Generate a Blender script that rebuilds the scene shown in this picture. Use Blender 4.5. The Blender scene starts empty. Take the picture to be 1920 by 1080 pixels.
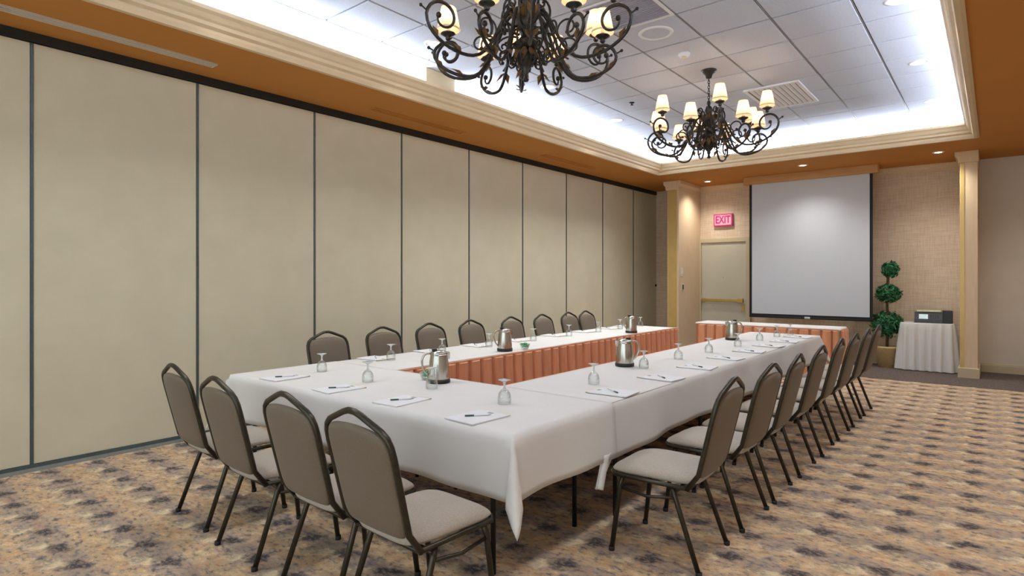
import bpy, bmesh, math, random
from mathutils import Vector, Matrix
random.seed(7)
PI = math.pi
SC = bpy.context.scene
COL = SC.collection

# ------------------------------------------------------------------ camera
cam_d = bpy.data.cameras.new('camera')
cam_d.sensor_width = 36.0
cam_d.lens = 1110.0 / 1920.0 * 36.0
cam_d.shift_y = -18.0 / 1920.0
cam_d.clip_start = 0.05
cam_d.clip_end = 100
cam = bpy.data.objects.new('camera', cam_d)
COL.objects.link(cam)
cam.location = (0, 0, 1.482)
cam.rotation_euler = (PI / 2, 0, math.radians(39.22))
SC.camera = cam

# ------------------------------------------------------------------ world: soft even light from the open part of the room behind
W = bpy.data.worlds.new('world')
SC.world = W
W.use_nodes = True
W.node_tree.nodes['Background'].inputs[0].default_value = (0.80, 0.93, 1.0, 1)
W.node_tree.nodes['Background'].inputs[1].default_value = 2.15

# ------------------------------------------------------------------ exposure
SC.view_settings.view_transform = 'Standard'
SC.view_settings.look = 'None'
SC.view_settings.gamma = 1.0
SC.view_settings.use_curve_mapping = False
SC.view_settings.exposure = 0.0

# room numbers (metres; camera above the origin, +Y runs down the room)
WL = -5.73           # folding wall
WE = 12.0            # end wall
Y0 = -4.0            # where the built part of the room stops behind the camera
XR = 3.2
ZS = 3.37            # soffit
ZC = 3.75            # tray ceiling
OX0, OX1, OY1 = -4.69, -0.22, 9.93   # tray opening
CV = 0.5             # depth of the light cove

# ------------------------------------------------------------------ cove lamps (strip lights lying behind the crown moulding)
def strip(name, loc, sx, sy, power, color=(0.84, 0.90, 1.0)):
    d = bpy.data.lights.new(name, 'AREA')
    d.shape = 'RECTANGLE'
    d.size, d.size_y = sx, sy
    d.energy = power
    d.color = color
    o = bpy.data.objects.new(name, d)
    COL.objects.link(o)
    o.location = loc
    o.rotation_euler = (PI, 0, 0)
    return o
COVE = 24.0           # watt per metre
strip('cove_strip_light', (OX0 - 0.33, (Y0 + OY1) / 2, 3.45), 0.10, OY1 - Y0, COVE * (OY1 - Y0))
strip('cove_strip_light', (OX1 + 0.33, (Y0 + OY1) / 2, 3.45), 0.10, OY1 - Y0, COVE * (OY1 - Y0))
strip('cove_strip_light', ((OX0 + OX1) / 2, OY1 + 0.33, 3.45), OX1 - OX0, 0.10, COVE * (OX1 - OX0))

# ================================================================== materials
MATS = {}
def N(nt, typ, **kw):
    n = nt.nodes.new(typ)
    for k, v in kw.items():
        setattr(n, k, v)
    return n
def lk(nt, a, b):
    nt.links.new(a, b)
def srgb(r, g, b):
    f = lambda c: (c / 255 / 12.92) if c / 255 <= 0.04045 else ((c / 255 + 0.055) / 1.055) ** 2.4
    return (f(r), f(g), f(b))
def mat(name, col, rough=0.6, metal=0.0, var=0.08, scale=30.0, bump=0.0, bscale=None, stretch=(1, 1, 1), sheen=0.0, spec=0.5, emit=None, estr=0.0, coat=0.0):
    m = bpy.data.materials.new(name)
    m.use_nodes = True
    nt = m.node_tree
    b = nt.nodes['Principled BSDF']
    tc = N(nt, 'ShaderNodeTexCoord')
    mp = N(nt, 'ShaderNodeMapping')
    mp.inputs['Scale'].default_value = stretch
    lk(nt, tc.outputs['Object'], mp.inputs['Vector'])
    nz = N(nt, 'ShaderNodeTexNoise')
    nz.inputs['Scale'].default_value = scale
    nz.inputs['Detail'].default_value = 4
    lk(nt, mp.outputs[0], nz.inputs['Vector'])
    rp = N(nt, 'ShaderNodeValToRGB')
    lo = tuple(max(0, c * (1 - var)) for c in col)
    hi = tuple(min(1, c * (1 + var)) for c in col)
    rp.color_ramp.elements[0].position = 0.3
    rp.color_ramp.elements[1].position = 0.7
    rp.color_ramp.elements[0].color = (*lo, 1)
    rp.color_ramp.elements[1].color = (*hi, 1)
    lk(nt, nz.outputs['Fac'], rp.inputs[0])
    lk(nt, rp.outputs[0], b.inputs['Base Color'])
    b.inputs['Roughness'].default_value = rough
    b.inputs['Metallic'].default_value = metal
    b.inputs['Specular IOR Level'].default_value = spec
    b.inputs['Sheen Weight'].default_value = sheen
    b.inputs['Coat Weight'].default_value = coat
    if emit:
        b.inputs['Emission Color'].default_value = (*emit, 1)
        b.inputs['Emission Strength'].default_value = estr
    if bump:
        n2 = N(nt, 'ShaderNodeTexNoise')
        n2.inputs['Scale'].default_value = bscale or scale * 4
        n2.inputs['Detail'].default_value = 3
        lk(nt, mp.outputs[0], n2.inputs['Vector'])
        bp = N(nt, 'ShaderNodeBump')
        bp.inputs['Strength'].default_value = bump
        bp.inputs['Distance'].default_value = 0.004
        lk(nt, n2.outputs['Fac'], bp.inputs['Height'])
        lk(nt, bp.outputs[0], b.inputs['Normal'])
    MATS[name] = m
    return m

mat('panel_fabric', srgb(207, 198, 170), 0.9, var=0.035, scale=3, bump=0.25, bscale=260, stretch=(1, 1, 1), spec=0.2)
mat('panel_edge', srgb(78, 92, 92), 0.5, metal=0.3, var=0.1)
mat('track_metal', srgb(52, 56, 56), 0.5, metal=0.5, var=0.1)
mat('soffit_paint', srgb(192, 130, 64), 0.8, var=0.03, scale=2, spec=0.2)
mat('cream_trim', srgb(214, 190, 152), 0.55, var=0.03, scale=5)
mat('frame_cream', srgb(200, 184, 150), 0.5, var=0.03, scale=5)
mat('cove_white', srgb(236, 238, 242), 0.8, var=0.02, scale=4)
mat('tile_white', srgb(204, 211, 226), 0.95, var=0.05, scale=60, bump=0.5, bscale=220, spec=0.1)
mat('grid_metal', srgb(150, 152, 158), 0.5, var=0.02)
mat('border_carpet', srgb(104, 94, 88), 0.95, var=0.35, scale=40, bump=0.5, bscale=300, spec=0.1)
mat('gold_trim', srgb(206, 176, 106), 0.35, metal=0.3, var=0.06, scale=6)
mat('column_paper', srgb(222, 196, 160), 0.7, var=0.05, scale=40, stretch=(1, 1, 0.1))
mat('door_paint', srgb(200, 194, 172), 0.5, var=0.03, scale=4)
mat('brass', srgb(206, 178, 110), 0.3, metal=0.7, var=0.06)
mat('wall_side_paint', srgb(222, 210, 192), 0.85, var=0.03, scale=3)
mat('chair_fabric', srgb(168, 157, 142), 0.75, var=0.10, scale=160, bump=0.3, bscale=500, sheen=0.15)
mat('chair_back', srgb(106, 92, 74), 0.6, var=0.07, scale=120, bump=0.25, bscale=400, sheen=0.1)
mat('chair_metal', srgb(66, 62, 52), 0.35, metal=0.75, var=0.12, scale=40)
mat('rubber', srgb(30, 30, 30), 0.8)
mat('white_cloth', srgb(220, 217, 211), 0.8, var=0.015, scale=6, bump=0.12, bscale=400, sheen=0.1, spec=0.2)
mat('skirt_cloth', srgb(214, 150, 110), 0.75, var=0.10, scale=18, bump=0.2, bscale=200, stretch=(1, 1, 0.15), sheen=0.2)
mat('head_skirt', srgb(216, 150, 110), 0.75, var=0.08, scale=18, bump=0.2, bscale=200, stretch=(1, 1, 0.15), sheen=0.2)
mat('table_wood', srgb(120, 96, 74), 0.5, var=0.15, scale=10, stretch=(1, 8, 1))
mat('dark_metal', srgb(38, 38, 40), 0.4, metal=0.7)
mat('steel', srgb(196, 192, 182), 0.22, metal=1.0, var=0.06, scale=20, stretch=(6, 6, 0.3))
mat('black_plastic', srgb(30, 31, 34), 0.35)
mat('paper', srgb(226, 225, 225), 0.8, var=0.01)
mat('print_grey', srgb(150, 158, 160), 0.8)
mat('pen_green', srgb(52, 84, 74), 0.3)
mat('candy_green', srgb(70, 170, 120), 0.35, var=0.25, scale=60)
mat('iron', srgb(58, 56, 53), 0.40, metal=0.75, var=0.35, scale=25)
mat('bronze', srgb(124, 98, 64), 0.40, metal=0.75, var=0.35, scale=30)
mat('candle_cream', srgb(236, 222, 190), 0.6)
mat('screen_white', srgb(208, 212, 216), 0.75, var=0.01)
mat('screen_black', srgb(22, 22, 26), 0.7)
mat('case_wood', srgb(200, 152, 96), 0.5, var=0.08, scale=8, stretch=(0.5, 4, 4))
mat('leaf_green', srgb(34, 104, 58), 0.5, var=0.4, scale=20)
mat('trunk_brown', srgb(92, 74, 48), 0.8, var=0.25, scale=30)
mat('wicker', srgb(206, 178, 128), 0.7, var=0.15, scale=60)
mat('exit_box', srgb(206, 60, 110), 0.5)
mat('exit_face', srgb(232, 172, 194), 0.5, emit=srgb(236, 150, 180), estr=0.12)
mat('exit_letters', srgb(196, 30, 96), 0.5, emit=srgb(200, 20, 90), estr=0.15)
mat('lamp_glow', (1, 1, 1), 0.5, emit=(1.0, 0.93, 0.82), estr=14.0)
mat('device_grey', srgb(58, 62, 66), 0.4)
mat('device_screen', srgb(200, 220, 222), 0.2, emit=srgb(200, 220, 224), estr=0.3)
mat('paper_yellow', srgb(226, 228, 190), 0.7)
mat('vent_dark', srgb(110, 112, 124), 0.7)
mat('vent_grey', srgb(176, 178, 196), 0.7)
mat('sweep_grey', srgb(136, 138, 132), 0.6)
mat('slot_grey', srgb(206, 196, 178), 0.5, var=0.03)
mat('plate_ivory', srgb(228, 216, 190), 0.4)

def glass_mat():
    m = bpy.data.materials.new('clear_glass')
    m.use_nodes = True
    nt = m.node_tree
    for n in list(nt.nodes): nt.nodes.remove(n)
    out = N(nt, 'ShaderNodeOutputMaterial')
    tc = N(nt, 'ShaderNodeTexCoord')
    nz = N(nt, 'ShaderNodeTexNoise'); nz.inputs['Scale'].default_value = 40
    lk(nt, tc.outputs['Object'], nz.inputs['Vector'])
    bp = N(nt, 'ShaderNodeBump'); bp.inputs['Strength'].default_value = 0.04
    lk(nt, nz.outputs['Fac'], bp.inputs['Height'])
    tr = N(nt, 'ShaderNodeBsdfTransparent'); tr.inputs[0].default_value = (0.975, 0.985, 0.98, 1)
    gl = N(nt, 'ShaderNodeBsdfGlossy'); gl.inputs['Roughness'].default_value = 0.04
    lk(nt, bp.outputs[0], gl.inputs['Normal'])
    lw = N(nt, 'ShaderNodeLayerWeight'); lw.inputs[0].default_value = 0.26
    mx = N(nt, 'ShaderNodeMixShader')
    lk(nt, lw.outputs['Facing'], mx.inputs[0]); lk(nt, tr.outputs[0], mx.inputs[1]); lk(nt, gl.outputs[0], mx.inputs[2])
    lk(nt, mx.outputs[0], out.inputs[0])
    MATS['clear_glass'] = m
glass_mat()

def thick_glass_mat():
    m = bpy.data.materials.new('thick_glass')
    m.use_nodes = True
    nt = m.node_tree
    b = nt.nodes['Principled BSDF']
    nz = N(nt, 'ShaderNodeTexNoise'); nz.inputs['Scale'].default_value = 60
    B = NB(nt)
    lk(nt, B.mix(nz.outputs['Fac'], (0.86, 0.88, 0.88), (0.95, 0.96, 0.96)), b.inputs['Base Color'])  # white base stands in for ceiling light gathered in the solid glass
    b.inputs['Roughness'].default_value = 0.06
    b.inputs['Transmission Weight'].default_value = 0.45
    b.inputs['IOR'].default_value = 1.45
    b.inputs['Coat Weight'].default_value = 0.5
    MATS['thick_glass'] = m

def shade_mat():
    m = bpy.data.materials.new('shade_fabric')
    m.use_nodes = True
    nt = m.node_tree
    for n in list(nt.nodes):
        nt.nodes.remove(n)
    out = N(nt, 'ShaderNodeOutputMaterial')
    tc = N(nt, 'ShaderNodeTexCoord')
    wv = N(nt, 'ShaderNodeTexNoise')
    wv.inputs['Scale'].default_value = 90
    lk(nt, tc.outputs['Object'], wv.inputs['Vector'])
    rp = N(nt, 'ShaderNodeValToRGB')
    rp.color_ramp.elements[0].color = (0.84, 0.58, 0.38, 1)
    rp.color_ramp.elements[1].color = (0.92, 0.70, 0.50, 1)
    lk(nt, wv.outputs['Fac'], rp.inputs[0])
    df = N(nt, 'ShaderNodeBsdfDiffuse')
    tr = N(nt, 'ShaderNodeBsdfTranslucent')
    lk(nt, rp.outputs[0], df.inputs[0]); lk(nt, rp.outputs[0], tr.inputs[0])
    mx = N(nt, 'ShaderNodeMixShader'); mx.inputs[0].default_value = 0.6
    lk(nt, df.outputs[0], mx.inputs[1]); lk(nt, tr.outputs[0], mx.inputs[2])
    em = N(nt, 'ShaderNodeEmission'); em.inputs[1].default_value = 0.30
    em.inputs[0].default_value = (1.0, 0.66, 0.38, 1)
    ad = N(nt, 'ShaderNodeAddShader')
    lk(nt, mx.outputs[0], ad.inputs[0]); lk(nt, em.outputs[0], ad.inputs[1])
    lk(nt, ad.outputs[0], out.inputs[0])
    MATS['shade_fabric'] = m
shade_mat()

class NB:
    """tiny expression helper for shader maths"""
    def __init__(s, nt): s.nt = nt
    def m(s, op, a, b=None, c=None, clamp=False):
        n = s.nt.nodes.new('ShaderNodeMath'); n.operation = op; n.use_clamp = clamp
        for i, v in enumerate((a, b, c)):
            if v is None: continue
            if isinstance(v, (int, float)): n.inputs[i].default_value = v
            else: s.nt.links.new(v, n.inputs[i])
        return n.outputs[0]
    def mix(s, f, a, b):
        n = s.nt.nodes.new('ShaderNodeMix'); n.data_type = 'RGBA'
        for i, v in ((0, f), (6, a), (7, b)):
            if isinstance(v, (int, float)): n.inputs[i].default_value = v
            elif isinstance(v, tuple): n.inputs[i].default_value = (*v, 1)
            else: s.nt.links.new(v, n.inputs[i])
        return n.outputs[2]
    def noise(s, vec, scale, detail=3, rough=0.6, col=False):
        n = s.nt.nodes.new('ShaderNodeTexNoise')
        n.inputs['Scale'].default_value = scale; n.inputs['Detail'].default_value = detail
        n.inputs['Roughness'].default_value = rough
        s.nt.links.new(vec, n.inputs['Vector'])
        return n.outputs['Color' if col else 'Fac']
    def step(s, v, lo, hi):
        n = s.nt.nodes.new('ShaderNodeMapRange'); n.interpolation_type = 'SMOOTHSTEP'
        s.nt.links.new(v, n.inputs[0])
        n.inputs[1].default_value = lo; n.inputs[2].default_value = hi
        return n.outputs[0]

thick_glass_mat()

def carpet_mat():
    m = bpy.data.materials.new('patterned_carpet')
    m.use_nodes = True
    nt = m.node_tree; B = NB(nt)
    b = nt.nodes['Principled BSDF']
    tc = N(nt, 'ShaderNodeTexCoord')
    P = tc.outputs['Object']
    # wobble
    dn = B.noise(P, 15.0, 4, 0.65, True)
    sp = N(nt, 'ShaderNodeSeparateXYZ'); lk(nt, P, sp.inputs[0])
    sd = N(nt, 'ShaderNodeSeparateXYZ'); lk(nt, dn, sd.inputs[0])
    wx = B.m('ADD', sp.outputs[0], B.m('MULTIPLY', B.m('SUBTRACT', sd.outputs[0], 0.5), 0.17))
    wy = B.m('ADD', sp.outputs[1], B.m('MULTIPLY', B.m('SUBTRACT', sd.outputs[1], 0.5), 0.15))
    px, py = 0.3225, 0.3205
    # camera-independent motif: a lattice of dark flecks with a pale fleck beside each
    def cell(ox, oy):
        u = B.m('WRAP', B.m('DIVIDE', B.m('SUBTRACT', wx, ox), px), 0.5, -0.5)
        v = B.m('WRAP', B.m('DIVIDE', B.m('SUBTRACT', wy, oy), py), 0.5, -0.5)
        return u, v
    def blob(ox, oy, ru, rv, rot, soft=0.5):
        u, v = cell(ox, oy)
        cr, sr = math.cos(rot), math.sin(rot)
        a = B.m('ADD', B.m('MULTIPLY', u, cr / ru), B.m('MULTIPLY', v, sr / ru))
        c = B.m('ADD', B.m('MULTIPLY', u, -sr / rv), B.m('MULTIPLY', v, cr / rv))
        d = B.m('SQRT', B.m('ADD', B.m('MULTIPLY', a, a), B.m('MULTIPLY', c, c)))
        n = nt.nodes.new('ShaderNodeMapRange'); n.interpolation_type = 'SMOOTHSTEP'
        lk(nt, d, n.inputs[0]); n.inputs[1].default_value = 1.0 + soft; n.inputs[2].default_value = 1.0 - soft
        return n.outputs[0]
    X0, Yc = -0.77, 4.147
    mp = N(nt, 'ShaderNodeMapping'); mp.inputs['Scale'].default_value = (0.75, 1.25, 1); lk(nt, P, mp.inputs[0])
    f1 = B.noise(mp.outputs[0], 24.0, 4, 0.65)
    f2 = B.noise(P, 13.0, 3, 0.6)
    f3 = B.noise(P, 70.0, 2, 0.6)
    rp = N(nt, 'ShaderNodeValToRGB')
    e = rp.color_ramp.elements
    e[0].position = 0.30; e[0].color = (*srgb(84, 80, 84), 1)
    e[1].position = 0.68; e[1].color = (*srgb(232, 208, 166), 1)
    for p, cc in ((0.40, (132, 116, 104)), (0.46, (182, 156, 128)), (0.52, (198, 172, 138)), (0.58, (206, 166, 122))):
        q = e.new(p); q.color = (*srgb(*cc), 1)
    lk(nt, f1, rp.inputs[0])
    base = rp.outputs[0]
    # rows: grey-blue between, warm orange between
    u, v = cell(X0, Yc)
    row = B.step(B.m('ABSOLUTE', v), 0.34, 0.12)
    base = B.mix(B.m('MULTIPLY', row, 0.42), base, srgb(128, 122, 124))
    warm = B.step(B.m('ABSOLUTE', v), 0.30, 0.48)
    base = B.mix(B.m('MULTIPLY', B.m('MULTIPLY', warm, B.step(f2, 0.35, 0.6)), 0.55), base, srgb(206, 164, 116))
    f4 = B.noise(P, 8.0, 3, 0.6)
    base = B.mix(B.m('MULTIPLY', B.step(f4, 0.56, 0.70), 0.40), base, srgb(120, 120, 134))
    base = B.mix(B.m('MULTIPLY', B.step(f4, 0.44, 0.32), 0.40), base, srgb(198, 140, 96))
    brk = B.step(B.noise(mp.outputs[0], 40.0, 3, 0.7), 0.36, 0.54)
    brk2 = B.m('ADD', B.m('MULTIPLY', brk, 0.6), 0.4)
    # flecks
    base = B.mix(B.m('MULTIPLY', B.m('MULTIPLY', blob(X0 - 0.115, Yc - 0.075, 0.27, 0.11, 0.5), B.m('ADD', B.m('MULTIPLY', brk, 0.35), 0.65)), 0.92), base, srgb(236, 214, 172))
    base = B.mix(B.m('MULTIPLY', blob(X0 + 0.10, Yc + 0.10, 0.16, 0.10, 0.3), 0.45), base, srgb(204, 176, 140))
    base = B.mix(B.m('MULTIPLY', B.m('MULTIPLY', blob(X0, Yc, 0.22, 0.14, 0.55), brk2), 0.92), base, srgb(48, 46, 54))
    base = B.mix(B.m('MULTIPLY', B.m('MULTIPLY', blob(X0 + 0.16, Yc - 0.09, 0.20, 0.10, 0.3), brk), 0.6), base, srgb(92, 82, 86))
    base = B.mix(B.m('MULTIPLY', B.m('MULTIPLY', blob(X0 + 0.06, Yc + 0.165, 0.22, 0.09, 0.4), brk), 0.6), base, srgb(234, 206, 160))
    base = B.mix(B.m('MULTIPLY', B.step(f3, 0.52, 0.75), 0.18), base, srgb(100, 88, 84))
    lk(nt, base, b.inputs['Base Color'])
    b.inputs['Roughness'].default_value = 0.95
    b.inputs['Specular IOR Level'].default_value = 0.1
    b.inputs['Sheen Weight'].default_value = 0.1
    bp = N(nt, 'ShaderNodeBump'); bp.inputs['Strength'].default_value = 0.5; bp.inputs['Distance'].default_value = 0.004
    lk(nt, B.noise(P, 320, 2), bp.inputs['Height']); lk(nt, bp.outputs[0], b.inputs['Normal'])
    MATS['patterned_carpet'] = m
carpet_mat()

def wallpaper_mat():
    m = bpy.data.materials.new('woven_wallpaper')
    m.use_nodes = True
    nt = m.node_tree; B = NB(nt)
    b = nt.nodes['Principled BSDF']
    tc = N(nt, 'ShaderNodeTexCoord')
    m1 = N(nt, 'ShaderNodeMapping'); m1.inputs['Scale'].default_value = (1, 1, 0.06); lk(nt, tc.outputs['Object'], m1.inputs[0])
    m2 = N(nt, 'ShaderNodeMapping'); m2.inputs['Scale'].default_value = (0.06, 0.06, 1); lk(nt, tc.outputs['Object'], m2.inputs[0])
    a = B.noise(m1.outputs[0], 60, 2); c = B.noise(m2.outputs[0], 60, 2)
    f = B.m('MULTIPLY', B.m('ADD', a, c), 0.5)
    f = B.step(f, 0.36, 0.64)
    colr = B.mix(f, srgb(208, 184, 156), srgb(226, 206, 180))
    lk(nt, colr, b.inputs['Base Color'])
    b.inputs['Roughness'].default_value = 0.8
    b.inputs['Specular IOR Level'].default_value = 0.2
    MATS['woven_wallpaper'] = m
wallpaper_mat()

# ================================================================== mesh helpers
class MB:
    def __init__(s): s.v = []; s.f = []; s.sm = []
    def add(s, verts, faces, smooth=False):
        o = len(s.v)
        s.v.extend([tuple(p) for p in verts])
        for f in faces:
            s.f.append([i + o for i in f]); s.sm.append(smooth)
        return s
    def box(s, x0, x1, y0, y1, z0, z1, bev=0.0):
        if bev <= 0:
            v = [(x0, y0, z0), (x1, y0, z0), (x1, y1, z0), (x0, y1, z0), (x0, y0, z1), (x1, y0, z1), (x1, y1, z1), (x0, y1, z1)]
            return s.add(v, [(3, 2, 1, 0), (4, 5, 6, 7), (0, 1, 5, 4), (1, 2, 6, 5), (2, 3, 7, 6), (3, 0, 4, 7)])
        bm = bmesh.new()
        bmesh.ops.create_cube(bm, size=1)
        for q in bm.verts:
            q.co = Vector(((x0 + x1) / 2 + q.co.x * (x1 - x0), (y0 + y1) / 2 + q.co.y * (y1 - y0), (z0 + z1) / 2 + q.co.z * (z1 - z0)))
        bmesh.ops.bevel(bm, geom=bm.edges[:], offset=bev, segments=2, profile=0.5, affect='EDGES')
        s.from_bm(bm); bm.free()
        return s
    def from_bm(s, bm, smooth=False):
        bm.verts.ensure_lookup_table(); bm.verts.index_update()
        s.add([q.co[:] for q in bm.verts], [[q.index for q in f.verts] for f in bm.faces], smooth)
    def tube(s, pts, r, n=8, caps=True, rr=None, up=None):
        pts = [Vector(p) for p in pts]
        L = len(pts)
        ring = []
        t0 = (pts[1] - pts[0]).normalized()
        ref = Vector(up) if up else (Vector((0, 0, 1)) if abs(t0.z) < 0.9 else Vector((1, 0, 0)))
        nrm = (ref - t0 * ref.dot(t0)).normalized()
        verts = []
        for i in range(L):
            t = ((pts[min(i + 1, L - 1)] - pts[max(i - 1, 0)])).normalized()
            nrm = (nrm - t * nrm.dot(t))
            if nrm.length < 1e-6: nrm = t.orthogonal()
            nrm.normalize()
            bn = t.cross(nrm)
            rad = rr[i] if rr else r
            for k in range(n):
                a = 2 * PI * (k + 0.5) / n
                verts.append(pts[i] + (nrm * math.cos(a) + bn * math.sin(a)) * rad)
        faces = []
        for i in range(L - 1):
            for k in range(n):
                faces.append((i * n + k, i * n + (k + 1) % n, (i + 1) * n + (k + 1) % n, (i + 1) * n + k))
        if caps:
            faces.append(tuple(range(n - 1, -1, -1))); faces.append(tuple((L - 1) * n + k for k in range(n)))
        return s.add(verts, faces, n > 5)
    def lathe(s, prof, n=24, c=(0, 0, 0), closed=False):
        """prof: (r, z) list; r=0 ends collapse"""
        verts = []; faces = []; idx = []
        for r, z in prof:
            if r <= 1e-6:
                idx.append([len(verts)]); verts.append((c[0], c[1], c[2] + z))
            else:
                st = len(verts)
                for k in range(n):
                    a = 2 * PI * k / n
                    verts.append((c[0] + r * math.cos(a), c[1] + r * math.sin(a), c[2] + z))
                idx.append(list(range(st, st + n)))
        rng = list(zip(idx, idx[1:]))
        if closed: rng.append((idx[-1], idx[0]))
        for A, Bq in rng:
            for k in range(n):
                k2 = (k + 1) % n
                if len(A) == 1 and len(Bq) == 1: continue
                if len(A) == 1: faces.append((A[0], Bq[k2], Bq[k]))
                elif len(Bq) == 1: faces.append((A[k], A[k2], Bq[0]))
                else: faces.append((A[k], A[k2], Bq[k2], Bq[k]))
        return s.add(verts, faces, True)
    def sphere(s, c, r, sx=1, sy=1, sz=1, u=10, v=7):
        prof = []
        for i in range(v + 1):
            a = -PI / 2 + PI * i / v
            prof.append((max(0, r * math.cos(a)) if 0 < i < v else 0, r * math.sin(a) * sz))
        o = len(s.v)
        s.lathe(prof, u)
        for i in range(o, len(s.v)):
            p = s.v[i]; s.v[i] = (c[0] + p[0] * sx, c[1] + p[1] * sy, c[2] + p[2])
        return s
    def prism(s, poly, axis, a, b):
        """poly 2D list swept between a and b along axis 'x','y','z'"""
        n = len(poly)
        def P(p, t):
            return {'x': (t, p[0], p[1]), 'y': (p[0], t, p[1]), 'z': (p[0], p[1], t)}[axis]
        v = [P(p, a) for p in poly] + [P(p, b) for p in poly]
        f = [tuple(range(n - 1, -1, -1)), tuple(range(n, 2 * n))]
        for i in range(n):
            j = (i + 1) % n
            f.append((i, j, n + j, n + i))
        return s.add(v, f)
    def mesh(s, name, m, recalc=True):
        me = bpy.data.meshes.new(name)
        me.from_pydata(s.v, [], s.f)
        me.polygons.foreach_set('use_smooth', s.sm)
        if recalc:
            bm = bmesh.new(); bm.from_mesh(me)
            bmesh.ops.recalc_face_normals(bm, faces=bm.faces[:])
            bm.to_mesh(me); bm.free()
        me.materials.append(MATS[m]); me.update()
        return me
    def build(s, name, m, parent=None, loc=None, recalc=True):
        o = bpy.data.objects.new(name, s.mesh(name, m, recalc))
        COL.objects.link(o)
        if parent: o.parent = parent
        if loc: o.location = loc
        return o

def obj(name, me, parent=None, loc=(0, 0, 0), rz=0.0):
    o = bpy.data.objects.new(name, me)
    COL.objects.link(o)
    if parent: o.parent = parent
    o.location = loc
    o.rotation_euler = (0, 0, rz)
    return o
def tag(o, label=None, cat=None, group=None, kind=None):
    if label: o['label'] = label
    if cat: o['category'] = cat
    if group: o['group'] = group
    if kind: o['kind'] = kind
    return o
def thing(name, label, cat, loc=(0, 0, 0), rz=0.0, group=None):
    o = bpy.data.objects.new(name, None)
    COL.objects.link(o)
    o.location = loc; o.rotation_euler = (0, 0, rz)
    o.empty_display_size = 0.1
    return tag(o, label, cat, group)
def dup(root, loc=None, rz=None, label=None, parent=None):
    r = root.copy(); COL.objects.link(r)
    if loc is not None: r.location = loc
    if rz is not None: r.rotation_euler = (0, 0, rz)
    if label: r['label'] = label
    if parent is not None: r.parent = parent
    for ch in list(root.children):
        dup(ch, parent=r)
    return r
def struct(o): return tag(o, kind='structure')
def subsurf(o, n=1):
    md = o.modifiers.new('subdivision', 'SUBSURF'); md.levels = n; md.render_levels = n
    for p in o.data.polygons: p.use_smooth = True
    return o
def bez(p0, p1, p2, p3, n=8):
    out = []
    for i in range(n + 1):
        t = i / n; a = (1 - t)
        out.append(tuple(a ** 3 * p0[k] + 3 * a * a * t * p1[k] + 3 * a * t * t * p2[k] + t ** 3 * p3[k] for k in range(len(p0))))
    return out
ORD = ['first', 'second', 'third', 'fourth', 'fifth', 'sixth', 'seventh', 'eighth', 'ninth', 'tenth', 'eleventh', 'twelfth', 'thirteenth', 'fourteenth']

# ================================================================== the room shell
fl = struct(MB().box(WL - 0.12, XR, Y0, WE + 0.1, -0.08, 0.0).build('floor', 'patterned_carpet'))
fl['label'] = 'patterned tan, orange and navy carpet'
bo = MB().box(WL, XR, 10.2, WE, 0.0, 0.004).build('border_strip', 'border_carpet', fl)
bo['label'] = 'plain dark grey carpet border'

# folding wall on the left: steel carrier behind, fabric panels in front, track above, sweep below
wl = struct(MB().box(WL - 0.12, WL - 0.05, Y0, WE + 0.1, 0.0, ZS + 0.02).build('wall_left', 'track_metal'))
PW = 1.2187
ys = [1.19 + PW * k for k in range(-5, 10)]
pm = MB().box(-0.05, 0.0, 0.010, PW - 0.010, 0.0, 3.235, 0.004).mesh('wall_panel', 'panel_fabric')
em = MB().box(-0.05, 0.006, -0.0095, 0.0095, 0.0, 3.235).mesh('edge_seal', 'panel_edge')
for y in ys:
    if y + PW < Y0 + 0.2: continue
    w = min(PW, WE - y)
    if y < WE - 0.5 and y >= Y0:
        obj('wall_panel', pm, wl, (WL, y, 0.055))
    if y >= Y0 and y < WE: obj('edge_seal', em, wl, (WL, y, 0.055))
MB().box(WL - 0.05, WL + 0.012, Y0, WE, 0.028, 0.055).build('bottom_seal', 'panel_edge', wl)
MB().box(WL - 0.05, WL + 0.018, Y0, WE, 0.0, 0.028).build('floor_sweep', 'sweep_grey', wl)
MB().box(WL - 0.05, WL + 0.012, Y0, WE, 3.295, ZS).build('top_track', 'track_metal', wl)
pk = MB().lathe([(0, 0), (0.03, 0), (0.03, 0.012), (0.012, 0.016), (0, 0.016)], 14)
po = pk.build('pull_knob', 'dark_metal', wl, (WL, 11.97, 1.33)); po.rotation_euler = (0, PI / 2, 0)

# end wall
we = struct(MB().box(WL, XR, WE, WE + 0.12, 0.0, ZS).build('wall_end', 'woven_wallpaper'))
pr_ = MB().box(-0.20, XR, WE - 0.012, WE, 0.0, ZS).build('painted_section', 'wall_side_paint', we)
struct(MB().box(-3.72, -0.41, WE - 0.016, WE, 0.0, 0.13, 0.004).build('baseboard_end', 'frame_cream'))
struct(MB().prism([(WE - 0.012, 0), (WE - 0.03, 0), (WE - 0.03, 0.11), (WE - 0.022, 0.14), (WE - 0.012, 0.145)], 'x', -0.17, XR).build('baseboard_right', 'frame_cream'))
# crown line under the end soffit
def crown_end(x0, x1, name):
    return struct(MB().prism([(WE, ZS), (WE - 0.07, ZS), (WE - 0.07, ZS - 0.02), (WE - 0.03, ZS - 0.075), (WE - 0.015, ZS - 0.085), (WE - 0.015, ZS - 0.12), (WE, ZS - 0.12)], 'x', x0, x1).build(name, 'column_paper'))
crown_end(-4.74, -0.41, 'trim_1')

struct(MB().box(XR, XR + 0.1, Y0, WE + 0.1, 0.0, ZS).build('wall_right', 'wall_side_paint'))  # unseen wall, added to cut the world light coming from the right
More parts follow.
